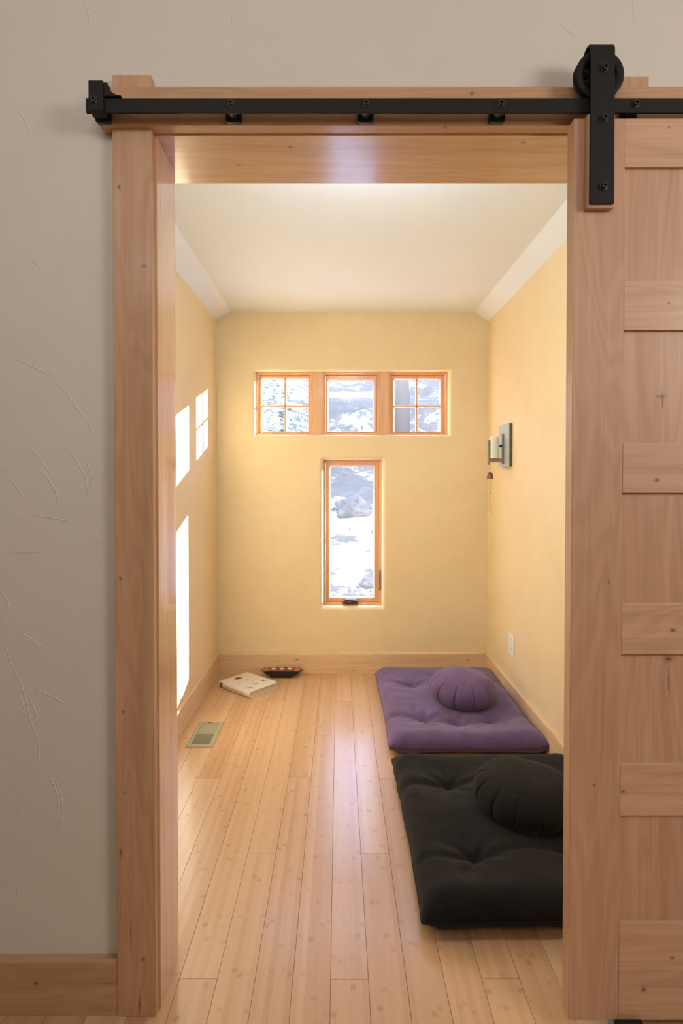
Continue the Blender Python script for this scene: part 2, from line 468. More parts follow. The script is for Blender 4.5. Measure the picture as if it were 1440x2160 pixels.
# ================================================================ THE SETTING
# ---- floor: bamboo planks running away from the camera
bm = B()
lay = bm.faces.layers.float.new('tint_face')
FX0, PW, PL = -0.0209, 0.0980, 1.83
joint = {0: 1.455, -1: 2.848, -2: 2.45, -3: 1.95, -4: 1.457, -6: 2.44, 1: 1.95, 2: 2.44, 4: 1.457, 3: 3.1, -5: 3.3}
rnd = random.Random(3)
tints = []
for i in range(-28, 34):
    x0 = FX0 + i * PW; x1 = x0 + PW
    j0 = joint.get(i, rnd.random() * PL)
    k0 = math.floor((-2.4 - j0) / PL)
    y = j0 + k0 * PL
    while y < 3.79:
        y0, y1 = max(y, -2.4), min(y + PL, 3.79)
        if y1 - y0 > 0.02:
            t = rnd.random(); gp = 0.0003; c = 0.0006
            top = [(x0 + gp + c, y0 + gp + c), (x1 - gp - c, y0 + gp + c), (x1 - gp - c, y1 - gp - c), (x0 + gp + c, y1 - gp - c)]
            low = [(x0 + gp, y0 + gp), (x1 - gp, y0 + gp), (x1 - gp, y1 - gp), (x0 + gp, y1 - gp)]
            T = [bm.verts.new((a, b_, 0)) for a, b_ in top]; L = [bm.verts.new((a, b_, -0.0009)) for a, b_ in low]
            D = [bm.verts.new((a, b_, -0.0035)) for a, b_ in low]
            fs = [bm.faces.new(T)]
            for q in range(4):
                fs.append(bm.faces.new((L[q], L[(q + 1) % 4], T[(q + 1) % 4], T[q])))
                fs.append(bm.faces.new((D[q], D[(q + 1) % 4], L[(q + 1) % 4], L[q])))
            for f_ in fs: f_[lay] = t
        y += PL
V = [bm.verts.new(p) for p in ((-2.8, -2.4, -0.003), (3.3, -2.4, -0.003), (3.3, 3.79, -0.003), (-2.8, 3.79, -0.003))]
bm.faces.new(V).material_index = 1
box(bm, -2.8, 3.3, -2.4, 3.90, -0.25, -0.006, mi=1)
fl = build(bm, 'floor', [M['floor'], M['floor_dark']], origin=(0, 0, 0))
me = fl.data
src = me.attributes['tint_face']
dst = me.attributes.new('tint', 'FLOAT', 'FACE')
for k in range(len(me.polygons)): dst.data[k].value = src.data[k].value
tag(fl, 'light bamboo plank floor running from the doorway to the far windows', 'floor', kind='structure')

# ---- far wall with two window openings and soft plaster reveals
XL, XR, YB, ZS, ZT = -0.809, 0.989, 3.78, 2.333, 2.397
CX0, CX1 = -0.706, 0.897
YF, YO = 3.83, 3.90
TR_FACE, TR_HOLE = (-0.5715, 0.7519, 1.5680, 2.0225), (-0.5537, 0.7300, 1.5869, 2.0095)
TL_FACE, TL_HOLE = (-0.1290, 0.3193, 0.4150, 1.4448), (-0.1053, 0.2882, 0.4418, 1.4212)
bm = B()
outer = [(XL - .12, -0.05), (XR + .12, -0.05), (XR + .12, ZS + .3), (XL - .12, ZS + .3)]
def loop_edges(pts, y):
    vs = [bm.verts.new((x, y, z)) for x, z in pts]
    es = [bm.edges.new((vs[k], vs[(k + 1) % len(vs)])) for k in range(len(vs))]
    return vs, es
_, e0 = loop_edges(outer, YB)
allE = list(e0); holes = []
for face in (TR_FACE, TL_FACE):
    vs, es = loop_edges(rrect(*face, 0.022), YB); allE += es; holes.append(vs)
bmesh.ops.triangle_fill(bm, edges=allE, use_beauty=True, use_dissolve=False, normal=(0, -1, 0))
_, e1 = loop_edges(outer, YO + 0.002)
allE = list(e1); oh = []
for hole in (TR_HOLE, TL_HOLE):
    vs, es = loop_edges(rrect(*hole, 0.002), YO + 0.002); allE += es; oh.append(vs)
bmesh.ops.triangle_fill(bm, edges=allE, use_beauty=True, use_dissolve=False, normal=(0, 1, 0))
smooth_faces = []
for face, hole, vs, ov in ((TR_FACE, TR_HOLE, holes[0], oh[0]), (TL_FACE, TL_HOLE, holes[1], oh[1])):
    prev = vs
    steps = 7
    for s in range(1, steps + 1):
        a = PI / 2 * s / steps
        k = math.sin(a)            # inward
        d = (1 - math.cos(a)) * 0.034
        rect = [face[i] + (hole[i] - face[i]) * k for i in range(4)]
        cur = [bm.verts.new((x, YB + d, z)) for x, z in rrect(*rect, 0.022 + (0.002 - 0.022) * k)]
        for q in range(len(cur)): smooth_faces.append(bm.faces.new((prev[q], prev[(q + 1) % len(cur)], cur[(q + 1) % len(cur)], cur[q])))
        prev = cur
    for q in range(len(prev)): bm.faces.new((prev[q], prev[(q + 1) % len(prev)], ov[(q + 1) % len(prev)], ov[q]))
o = build(bm, 'wall_back', M['wall_yellow'], origin=(0, YB, 0), smooth=35)
tag(o, 'yellow plaster end wall pierced by the window row and the tall narrow window', 'wall', kind='structure')

# ---- side walls of the small room
bm = B(); box(bm, XL - .12, XL, 1.50, 3.80, -.05, ZS + .02)
tag(build(bm, 'wall_left', M['wall_yellow'], origin=(XL, 2.6, 0)), 'yellow plaster side wall with the bright sun patches', 'wall', kind='structure')
bm = B(); box(bm, XR, XR + .12, 1.50, 3.80, -.05, ZS + .02)
tag(build(bm, 'wall_right', M['wall_yellow'], origin=(XR, 2.6, 0)), 'yellow plaster side wall that carries the sconce and the outlet', 'wall', kind='structure')

# ---- ceiling of the small room with sloped edges
bm = B()
prof = [(XL - .13, ZS - .0), (XL, ZS), (CX0, ZT), (CX1, ZT), (XR, ZS), (XR + .13, ZS), (XR + .13, ZT + .12), (XL - .13, ZT + .12)]
prism_xz(bm, prof, 1.50, 3.779)
tag(build(bm, 'ceiling', M['ceiling'], origin=(0, 2.6, ZT)), 'white ceiling of the small room with narrow sloped edges', 'ceiling', kind='structure')

# ---- partition wall around the doorway: beige towards the camera, yellow inside
WX0, WX1, WZ = -2.2, 2.75, 2.76
DX0, DX1, DZ = -0.455, 0.652, 2.137
bm = B()
def wall_pieces(bm, y0, y1, mi):
    box(bm, WX0, DX0, y0, y1, -.05, WZ, mi=mi)
    box(bm, DX1, WX1, y0, y1, -.05, WZ, mi=mi)
    box(bm, DX0, DX1, y0, y1, DZ, WZ, mi=mi)
wall_pieces(bm, 1.374, 1.450, 0)
wall_pieces(bm, 1.450, 1.5215, 1)
# trowel strokes: low raised ridges left in the plaster
strokes = [
 [(-0.814, 1.621), (-0.792, 1.595), (-0.741, 1.57), (-0.686, 1.544), (-0.669, 1.533)],
 [(-0.688, 1.534), (-0.66, 1.51), (-0.631, 1.47), (-0.598, 1.422), (-0.581, 1.366)],
 [(-0.817, 1.37), (-0.754, 1.37), (-0.728, 1.355), (-0.706, 1.325), (-0.684, 1.285)],
 [(-0.741, 1.329), (-0.713, 1.311), (-0.688, 1.277), (-0.68, 1.255), (-0.681, 1.24)],
 [(-0.817, 1.329), (-0.791, 1.296), (-0.769, 1.266), (-0.751, 1.238)],
 [(-0.661, 1.381), (-0.632, 1.34), (-0.61, 1.296), (-0.606, 1.248)],
 [(-0.639, 1.396), (-0.613, 1.351), (-0.598, 1.307), (-0.595, 1.266)],
 [(-0.807, 1.21), (-0.744, 1.21), (-0.67, 1.199), (-0.622, 1.184), (-0.588, 1.158), (-0.562, 1.132)],
 [(-0.82, 1.028), (-0.805, 1.009), (-0.798, 0.99), (-0.8, 0.968)],
 [(-0.797, 1.119), (-0.76, 1.119), (-0.722, 1.12)],
 [(-0.802, 0.965), (-0.806, 0.897), (-0.792, 0.841), (-0.77, 0.796), (-0.748, 0.71), (-0.73, 0.653), (-0.733, 0.57), (-0.757, 0.506)],
 [(-0.802, 0.95), (-0.765, 0.923), (-0.728, 0.897), (-0.706, 0.888), (-0.683, 0.893)],
 [(-0.765, 0.916), (-0.736, 0.895), (-0.713, 0.887)],
 [(-0.761, 0.79), (-0.718, 0.779), (-0.673, 0.756), (-0.643, 0.728)],
 [(-0.759, 0.785), (-0.737, 0.732), (-0.722, 0.679)],
 [(-0.776, 0.785), (-0.767, 0.747), (-0.752, 0.713)],
 [(-0.701, 0.589), (-0.68, 0.54), (-0.673, 0.495), (-0.679, 0.457), (-0.702, 0.43), (-0.725, 0.411)],
 [(-0.712, 0.589), (-0.693, 0.551), (-0.684, 0.513), (-0.69, 0.461)],
 [(-0.757, 0.529), (-0.772, 0.498), (-0.792, 0.457), (-0.803, 0.43)],
 [(-0.778, 0.317), (-0.784, 0.286), (-0.78, 0.271)],
 [(-0.681, 0.222), (-0.685, 0.199)],
 [(-0.61, 2.44), (-0.595, 2.40), (-0.60, 2.35)], [(0.08, 2.375), (0.10, 2.395), (0.15, 2.405), (0.21, 2.395)],
 [(0.52, 2.39), (0.55, 2.365), (0.565, 2.35)], [(-0.25, 2.42), (-0.255, 2.38)], [(0.70, 2.44), (0.705, 2.38)],
 [(-0.80, 2.20), (-0.76, 2.17), (-0.73, 2.11)], [(-0.79, 1.86), (-0.74, 1.83), (-0.70, 1.78)]]
for st in strokes:
    P = [Vector((x, 0, z)) for x, z in st]
    pts = []
    for a in range(len(P) - 1):
        p0, p1, p2, p3 = P[max(a - 1, 0)], P[a], P[a + 1], P[min(a + 2, len(P) - 1)]
        for s in range(6):
            t = s / 6
            pts.append(0.5 * ((2 * p1) + (-p0 + p2) * t + (2 * p0 - 5 * p1 + 4 * p2 - p3) * t * t + (-p0 + 3 * p1 - 3 * p2 + p3) * t ** 3))
    pts.append(P[-1])
    n = len(pts); rows = []
    for k, p in enumerate(pts):
        d = (pts[min(k + 1, n - 1)] - pts[max(k - 1, 0)]).normalized()
        nr = Vector((-d.z, 0, d.x))
        s = math.sin(PI * (k + 0.5) / n) ** 0.6
        hw = 0.0017 * s + 0.0003; ht = 0.0015 * s * (0.7 + 0.6 * noise.noise(p * 40))
        rows.append([bm.verts.new((p + nr * q * hw) + Vector((0, 1.3741 - (ht if j == 1 else 0), 0))) for j, q in enumerate((-1.6, 0.3, 1))])
    for A, C in zip(rows, rows[1:]):
        for j in (0, 1): bm.faces.new((A[j], A[j + 1], C[j + 1], C[j]))
tag(build(bm, 'wall_front', [M['wall_beige'], M['wall_yellow']], origin=(0, 1.374, 0)),
    'beige trowelled plaster wall around the doorway', 'wall', kind='structure')
# front room shell (around and behind the camera)
bm = B(); box(bm, WX0 - .1, WX0, -2.4, 1.40, -.05, WZ)
tag(build(bm, 'wall_front_left', M['plain']), 'beige side wall of the front room, on the left of the camera', 'wall', kind='structure')
bm = B(); box(bm, WX1, WX1 + .1, -2.4, 1.40, -.05, WZ)
tag(build(bm, 'wall_front_right', M['plain']), 'beige side wall of the front room, on the right of the camera', 'wall', kind='structure')
bm = B(); box(bm, WX0 - .1, WX1 + .1, -2.5, -2.4, -.05, WZ)
tag(build(bm, 'wall_front_rear', M['plain']), 'beige wall of the front room behind the camera', 'wall', kind='structure')
bm = B(); box(bm, WX0 - .1, WX1 + .1, -2.5, 1.5215, WZ, WZ + .1)
tag(build(bm, 'ceiling_front', M['ceiling']), 'white ceiling of the front room', 'ceiling', kind='structure')

# ---- door frame
def trim(n, label, mat, *args, **kw):
    bm = B(); box(bm, *args, **kw)
    return tag(build(bm, 'trim_%d' % n, mat), label, 'door trim', kind='structure')
trim(1, 'upright knotty alder casing on the left of the doorway', M['wood_z'], -0.533, -0.440, 1.352, 1.374, 0.0, 2.121, bev=0.0015)
trim(2, 'upright alder casing behind the sliding door', M['wood_z'], 0.636, 0.729, 1.352, 1.374, 0.0, 2.121, bev=0.0015)
trim(3, 'thick alder header board behind the black rail', M['header_x'], -0.558, 1.95, 1.3385, 1.374, 2.1212, 2.2108, bev=0.0015)
trim(4, 'glossy alder jamb lining the left side of the doorway', M['jamb_z'], -0.455, -0.435, 1.3735, 1.5260, 0.0, 2.1178, bev=0.001)
trim(5, 'alder jamb lining the side of the doorway behind the sliding door', M['jamb_z'], 0.632, 0.652, 1.3735, 1.5260, 0.0, 2.1178, bev=0.001)
trim(6, 'glossy alder head jamb over the doorway', M['wood_x'], -0.455, 0.652, 1.3735, 1.593, 2.1178, 2.1370, bev=0.001)
trim(7, 'short alder block standing above the header at the rail end', M['wood_z'], -0.5315, -0.4410, 1.352, 1.374, 2.2108, 2.2470, bev=0.001)
trim(8, 'short alder block standing above the header beside the roller wheel', M['wood_z'], 0.636, 0.729, 1.352, 1.374, 2.2108, 2.2428, bev=0.001)

# ---- baseboards with a small eased top
def bb(name, label, mat, axis, a0, a1, face, wall, h):
    bm = B()
    s = 1 if wall > face else -1
    pr = [(wall, 0), (face, 0), (face, h - 0.006), (face + s * 0.002, h - 0.002), (face + s * 0.006, h), (wall, h)]
    A, C = [], []
    for d, z in pr:
        if axis == 'X': A.append(bm.verts.new((a0, d, z))); C.append(bm.verts.new((a1, d, z)))
        else: A.append(bm.verts.new((d, a0, z))); C.append(bm.verts.new((d, a1, z)))
    bm.faces.new(A); bm.faces.new(C[::-1])
    for k in range(len(pr)): bm.faces.new((A[k], A[(k + 1) % 6], C[(k + 1) % 6], C[k]))
    return tag(build(bm, name, mat), label, 'baseboard', kind='structure')
bb('baseboard_back', 'alder baseboard under the tall window', M['base_x'], 'X', XL, XR, 3.762, YB, 0.1335)
bb('baseboard_left', 'alder baseboard beside the floor register', M['base_y'], 'Y', 1.5215, 3.762, -0.796, XL, 0.1335)
bb('baseboard_right', 'alder baseboard beside the floor cushions', M['base_y'], 'Y', 1.5215, 3.762, 0.976, XR, 0.1335)
bb('baseboard_front_left', 'alder baseboard on the beige wall left of the doorway', M['base_front'], 'X', WX0, -0.533, 1.354, 1.374, 0.1350)
bb('baseboard_front_right', 'alder baseboard on the beige wall behind the sliding door', M['base_front'], 'X', 0.729, WX1, 1.354, 1.374, 0.1350)

# ---- windows
def window(n, label, outer, glass, cross=None):
    root = empty('window_%d' % n, ((outer[0] + outer[1]) / 2, YF, outer[2]))
    tag(root, label, 'window', kind='structure')
    def inset(r, d): return (r[0] + d, r[1] - d, r[2] + d, r[3] - d)
    r1, r2 = inset(outer, 0.009), inset(outer, 0.017)
    bm = B()
    ring_loops(bm, [(outer, YF + 0.068), (outer, YF + 0.001), (inset(outer, .001), YF), (r1, YF), (r1, YF + 0.010), (r2, YF + 0.012), (r2, YF + 0.068)], close=True)
    build(bm, 'frame', M['window_wood'], root)
    bm = B()
    s0 = inset(r2, 0.0015)
    s1 = tuple(s0[i] + (glass[i] - s0[i]) * 0.75 for i in range(4))
    ring_loops(bm, [(s0, YF + 0.060), (s0, YF + 0.022), (inset(s0, .001), YF + 0.021), (s1, YF + 0.021), (glass, YF + 0.034), (glass, YF + 0.060)], close=True)
    sash = build(bm, 'sash', M['window_wood'], root)
    bm = B(); box(bm, glass[0] - .004, glass[1] + .004, YF + 0.044, YF + 0.047, glass[2] - .004, glass[3] + .004)
    build(bm, 'pane', M['glass'], root)
    if cross:
        cx, cz = cross
        bm = B(); box(bm, cx - .0075, cx + .0075, YF + 0.026, YF + 0.058, glass[2], glass[3], bev=0.003)
        build(bm, 'muntin', M['window_wood'], root)
        bm = B(); box(bm, glass[0], glass[1], YF + 0.026, YF + 0.058, cz - .0065, cz + .0065, bev=0.003)
        build(bm, 'muntin', M['window_wood'], root)
    return root
window(1, 'small four-pane window at the left end of the window row', (-0.5537, -0.1750, 1.5869, 2.0095), (-0.5184, -0.2032, 1.6095, 1.9697), (-0.361, 1.7865))
window(2, 'small undivided window in the middle of the window row', (-0.1052, 0.2768, 1.5869, 2.0095), (-0.0708, 0.2322, 1.6128, 1.9600))
window(3, 'small four-pane window at the right end of the window row', (0.3373, 0.7300, 1.5869, 2.0095), (0.3768, 0.6836, 1.6095, 1.9664), (0.5285, 1.7865))
w4 = window(4, 'tall narrow window below the window row', (-0.1053, 0.2882, 0.4418, 1.4212), (-0.0582, 0.2365, 0.4902, 1.3775))
bm = B()                                                    # crank operator at the foot of the tall window
prism_xz(bm, [(0.030, 0.452), (0.129, 0.452), (0.133, 0.462), (0.120, 0.478), (0.112, 0.484), (0.050, 0.484), (0.038, 0.474), (0.027, 0.460)], YF - 0.022, YF + 0.010)
ck = build(bm, 'crank_cover', M['bronze'], w4)
bm = B(); tube(bm, [(0.115, YF - .026, 0.476), (0.09, YF - .030, 0.472), (0.06, YF - .030, 0.470)], 0.004, 8)
build(bm, 'folding_handle', M['bronze'], ck)
bm = B(); box(bm, 0.2735, 0.2785, YF - 0.010, YF + 0.002, 0.555, 0.678, bev=0.0015)
tube(bm, [(0.2755, YF - .010, 0.560), (0.270, YF - .014, 0.545)], 0.005, 8)
build(bm, 'lock_lever', M['bronze'], w4)
trim(9, 'fir mullion between the left and middle small windows', M['window_wood'], -0.1750, -0.1052, YF - .002, YF + .068, 1.5869, 2.0095, bev=0.001)
trim(10, 'fir mullion between the middle and right small windows', M['window_wood'], 0.2768, 0.3373, YF - .002, YF + .068, 1.5869, 2.0095, bev=0.001)

# ---- sliding barn door with its hanger
DF, DT = 1.303, 0.037
DXL, DXR, DZ0, DZ1 = 0.5335, 1.735, 0.039, 2.1155
door = tag(empty('door_1', (DXL, DF + DT / 2, DZ0)), 'sliding alder barn door with recessed panels hanging from the black rail', 'sliding door', kind='structure')
SW = 0.1165
for x0, x1 in ((DXL, DXL + SW), (DXR - SW, DXR)):
    bm = B(); box(bm, x0, x1, DF, DF + DT, DZ0, DZ1, bev=0.0015)
    build(bm, 'stile', M['door_z'], door)
rails = [(2.0061, 2.1155), (1.6368, 1.7498), (1.2652, 1.3804), (0.8936, 1.0109), (0.5186, 0.6392), (0.039, 0.2686)]
for z0, z1 in rails:
    bm = B(); box(bm, DXL + SW, DXR - SW, DF, DF + DT, z0, z1, bev=0.0012)
    build(bm, 'rail', M['door_x'], door)
for (a, _), (_, c) in zip(rails, rails[1:]):
    bm = B(); box(bm, DXL + SW - .002, DXR - SW + .002, DF + 0.009, DF + DT - 0.009, c - .002, a + .002)
    build(bm, 'panel', M['door_z'], door)

def hex_bolt(bm, x, z, yf, r=0.0072, h=0.008):
    """cap bolt: washer, round head with a hex socket, on a face at y = yf"""
    lathe(bm, [(0, 0), (r * 1.25, 0), (r * 1.25, -0.0015), (r * 0.98, -0.002), (r, -h + .001), (r * .9, -h), (r * 0.5, -h), (r * 0.48, -h + .004), (0, -h + .004)], (x, yf, z), 'Y', 18)

def hanger(x):
    bm = B(); box(bm, x - 0.031, x + 0.031, DF - 0.0175, DF, 1.9059, 2.1155, bev=0.003)
    build(bm, 'hanger_block', M['door_z'], door)
    # strap bent over the wheel
    YS0, YS1, yw = DF - 0.0235, DF - 0.0178, DF
    hw = 0.0268
    bm = B()
    zc, R = 2.2535, 0.0205
    path = [(YS0, 1.9121), (YS0, zc)]
    outp = [(YS0, 1.9121), (YS0, zc)] + [(yw - R * 1.145 * math.cos(a), zc + R * math.sin(a)) for a in [PI * k / 12 for k in range(1, 12)]] + [(yw + R * 1.145, zc), (yw + R * 1.145, 2.196)]
    inp = [(YS1, 1.9121), (YS1, zc)] + [(yw - (R * 1.145 - .0057) * math.cos(a), zc + (R - .0055) * math.sin(a)) for a in [PI * k / 12 for k in range(1, 12)]] + [(yw + R * 1.145 - .0057, zc), (yw + R * 1.145 - .0057, 2.196)]
    rows = []
    for (ya, za), (yb, zb) in zip(outp, inp):
        rows.append([bm.verts.new((x - hw, ya, za)), bm.verts.new((x + hw, ya, za)), bm.verts.new((x + hw, yb, zb)), bm.verts.new((x - hw, yb, zb))])
    for A, C in zip(rows, rows[1:]):
        for k in range(4): bm.faces.new((A[k], A[(k + 1) % 4], C[(k + 1) % 4], C[k]))
    bm.faces.new(rows[0][::-1]); bm.faces.new(rows[-1])
    bmesh.ops.recalc_face_normals(bm, faces=bm.faces)
    es = [e for e in bm.edges if len(e.link_faces) == 2 and e.calc_face_angle() > 0.9]
    bmesh.ops.bevel(bm, geom=es, offset=0.0009, segments=2, affect='EDGES')
    st = build(bm, 'hanger_strap', M['black_iron'], door, smooth=30)
    for z in (2.2111, 2.1002, 1.9500):
        bm = B(); hex_bolt(bm, x + 0.003, z, YS0)
        build(bm, 'bolt', M['bolt_iron'], st, smooth=30)
    # spoked wheel with a grooved tread
    bm = B()
    zc = 2.2082
    tr_ = [(0.0385, -0.0080), (0.0415, -0.0100), (0.0490, -0.0118), (0.0530, -0.0105), (0.0548, -0.0085), (0.0548, -0.006), (0.0495, -0.0036), (0.0495, 0.0036), (0.0548, 0.006), (0.0548, 0.0085), (0.0530, 0.0105), (0.0490, 0.0118), (0.0385, 0.0085)]
    n = 48; rings = []
    for r, h in tr_:
        rings.append([bm.verts.new((x + r * math.cos(2 * PI * k / n), yw + h, zc + r * math.sin(2 * PI * k / n))) for k in range(n)])
    for A, C in zip(rings, rings[1:] + rings[:1]):
        for k in range(n): bm.faces.new((A[k], A[(k + 1) % n], C[(k + 1) % n], C[k]))
    lathe(bm, [(0, -0.012), (0.012, -0.012), (0.013, -0.010), (0.013, 0.010), (0.012, 0.012), (0, 0.012)], (x, yw, zc), 'Y', 20)
    for k in range(8):
        a = 2 * PI * (k + 0.5) / 8
        tube(bm, [(x + 0.010 * math.cos(a), yw, zc + 0.010 * math.sin(a)), (x + 0.042 * math.cos(a), yw, zc + 0.042 * math.sin(a))], [0.0045, 0.0036], 8)
    build(bm, 'hanger_wheel', M['black_iron'], st, smooth=35)
hanger(0.5877)
hanger(1.68)

# ---- rail
track = tag(empty('door_track', (-0.5713, DF, 2.1262)), 'black iron flat bar track with stand-off spacers along the header board', 'door rail')
RY0, RY1 = DF - 0.003, DF + 0.003
bm = B(); box(bm, -0.5713, 1.95, RY0, RY1, 2.1262, 2.1590, bev=0.0008)
build(bm, 'flat_bar', M['black_iron'], track)
for i, x in enumerate([-0.545, -0.2434, 0.0622, 0.3667, 0.6712, 0.976, 1.281, 1.586, 1.89]):
    if i:
        bm = B(); hex_bolt(bm, x, 2.1455, RY0, 0.0068, 0.007)
        build(bm, 'bolt', M['bolt_iron'], track, smooth=30)
    bm = B()
    lathe(bm, [(0, 0), (0.0125, 0), (0.0125, 0.024), (0, 0.024)], (x, RY1, 2.1415), 'Y', 24)
    prism_xz(bm, rrect(x - .0185, x + .0185, 2.1225, 2.1605, 0.007), RY1 + 0.024, 1.3385)
    build(bm, 'spacer', M['bolt_iron'], track, smooth=30)
bm = B()                                                    # end stop clamped on the rail with its curved horn
box(bm, -0.5605, -0.5285, RY0 - 0.012, RY1 + 0.010, 2.1245, 2.1905, bev=0.001)
cur = [(-0.5285, 2.1895), (-0.5205, 2.1895)] + [(-0.4905 - 0.030 * math.cos(a), 2.1895 - 0.0285 * math.sin(a)) for a in [PI / 2 * k / 10 for k in range(1, 11)]] + [(-0.4895, 2.1598), (-0.5285, 2.1598)]
prism_xz(bm, cur, RY0 - 0.006, RY1 + 0.006)
es_ = build(bm, 'end_stop', M['black_iron'], track)
bm = B(); hex_bolt(bm, -0.5480, 2.1465, RY0 - 0.012, 0.0068, 0.006)
build(bm, 'bolt', M['bolt_iron'], es_, smooth=30)

# ---- floor guide under the barn door
gd = tag(empty('door_guide', (0.669, 1.32, 0)), 'small black floor guide under the sliding door', 'floor guide')
bm = B(); box(bm, 0.638, 0.700, 1.262, 1.343, 0.0, 0.004, bev=0.001); build(bm, 'base_plate', M['sconce_plate'], gd)
bm = B(); box(bm, 0.638, 0.700, 1.288, 1.298, 0.004, 0.046, bev=0.001); build(bm, 'front_fin', M['black_iron'], gd)

# ================================================================ THINGS
# ---- floor mattresses (zabuton) and round cushions (zafu)
def cosgrid(n): return [math.sin((k / n - 0.5) * PI) for k in range(n + 1)]
def mattress(name, label, mat, dark, cx, cy, wx, ly, H, tufts, seed, rot=0.0, lift=(0, 0, 0, 0)):
    root = tag(empty(name, (0, 0, 0)), label, 'floor cushion')
    nu, nv = 110, 130
    U, Vv = cosgrid(nu), cosgrid(nv)
    bm = B()
    mid = H * 0.40
    def outline(u, v):
        # sides bow in a little between pointed corners
        x = u * wx / 2 * (1 - 0.020 * math.cos(v * PI / 2)) + 0.005 * noise.noise(Vector((u * 2 + seed, v * 5, 1)))
        y = v * ly / 2 * (1 - 0.018 * math.cos(u * PI / 2)) + 0.005 * noise.noise(Vector((u * 5, v * 2 + seed, 2)))
        return x, y
    def height(u, v):
        x, y = outline(u, v)
        du = (1 - abs(u)) * wx / 2; dv = (1 - abs(v)) * ly / 2
        r = 0.075
        eu = 1 - max(0.0, 1 - du / r) ** 2; ev = 1 - max(0.0, 1 - dv / r) ** 2
        e = max(eu, 0) ** 0.5 * max(ev, 0) ** 0.5
        h = (H - mid) * e
        d = 0.0
        for tx, ty in tufts:
            q = math.hypot((x - tx * wx / 2), (y - ty * ly / 2))
            d += 0.030 * math.exp(-(q / 0.028) ** 1.3) + 0.024 * math.exp(-(q / 0.12) ** 2)
        # fold lines that run across through the tuft rows
        for ty in {t[1] for t in tufts}:
            yy = y - ty * ly / 2 + 0.018 * math.sin(x * 9 + seed) 
            d += 0.010 * math.exp(-(yy / 0.016) ** 2) * (0.55 + 0.45 * noise.noise(Vector((x * 5, seed, ty))))
        # creases fanning out of each tuft
        for tx, ty in tufts:
            ax, ay = x - tx * wx / 2, y - ty * ly / 2
            q = math.hypot(ax, ay); an = math.atan2(ay, ax)
            d += 0.0035 * math.sin(an * 7 + seed + tx * 5) * math.exp(-((q - 0.05) / 0.06) ** 2) * min(1, q / 0.03)
        wr = noise.noise(Vector((x * 3.2, y * 15, seed))) * 0.0055 * math.exp(-((u + 0.66) / 0.42) ** 2)
        wr += noise.noise(Vector((x * 6, y * 7, seed + 5))) * 0.006
        wr += noise.noise(Vector((x * 22, y * 30, seed + 9))) * 0.0012
        edge_w = 0.004 * math.sin(x * 60 + 3 * noise.noise(Vector((x * 6, seed, 0)))) * (1 - ev) * ev * 2
        edge_w += 0.004 * math.sin(y * 55 + 3 * noise.noise(Vector((y * 6, seed, 3)))) * (1 - eu) * eu * 2
        k = (abs(u) * abs(v)) ** 6
        c = lift[(1 if u > 0 else 0) + (2 if v > 0 else 0)] * k
        return max(0.004, mid + h + (-d + wr) * e + edge_w * e + c)
    top = [[None] * (nv + 1) for _ in range(nu + 1)]; bot = [[None] * (nv + 1) for _ in range(nu + 1)]
    cr, sr = math.cos(rot), math.sin(rot)
    for i, u in enumerate(U):
        for j, v in enumerate(Vv):
            x, y = outline(u, v)
            X, Y = cx + x * cr - y * sr, cy + x * sr + y * cr
            zt = height(u, v)
            border = i in (0, nu) or j in (0, nv)
            top[i][j] = bm.verts.new((X, Y, zt))
            if border: bot[i][j] = top[i][j]
            else:
                du = (1 - abs(u)) * wx / 2; dv = (1 - abs(v)) * ly / 2
                e = min(1, du / 0.045) ** 0.6 * min(1, dv / 0.045) ** 0.6
                bot[i][j] = bm.verts.new((X, Y, max(0.001, mid * (1 - e))))
    for i in range(nu):
        for j in range(nv):
            bm.faces.new((top[i][j], top[i + 1][j], top[i + 1][j + 1], top[i][j + 1]))
            f = (bot[i][j], bot[i][j + 1], bot[i + 1][j + 1], bot[i + 1][j])
            if len({*f}) == 4 and not all(a is b_ for a, b_ in zip(f, (top[i][j], top[i][j + 1], top[i + 1][j + 1], top[i + 1][j]))): bm.faces.new(f)
    root.location = (cx, cy, 0)
    build(bm, 'mattress_body', mat, root, smooth='all')
    bm = B()                                               # edge seam
    bd = [(u, -1) for u in U[::3]] + [(1, v) for v in Vv[::3]] + [(u, 1) for u in reversed(U[::3])] + [(-1, v) for v in reversed(Vv[::3])]
    pts = []
    for u, v in bd:
        x, y = outline(u, v); p = Vector((cx + x * cr - y * sr, cy + x * sr + y * cr, height(u, v)))
        if not pts or (p - pts[-1]).length > 0.004: pts.append(p)
    tube(bm, pts, 0.0022, 6)
    build(bm, 'edge_seam', dark, root, smooth='all')
    for tx, ty in tufts:                                   # stitched tufts
        x, y = tx * wx / 2, ty * ly / 2
        z = height(tx, ty)
        X, Y = cx + x * cr - y * sr, cy + x * sr + y * cr
        bm = B()
        for k in range(3):
            a = k * 1.1 + seed
            tube(bm, [(X - .008 * math.cos(a), Y - .008 * math.sin(a), z + .001), (X, Y, z + .0045), (X + .008 * math.cos(a), Y + .008 * math.sin(a), z + .001)], 0.0014, 6)
        build(bm, 'tuft', dark, root)
    return root

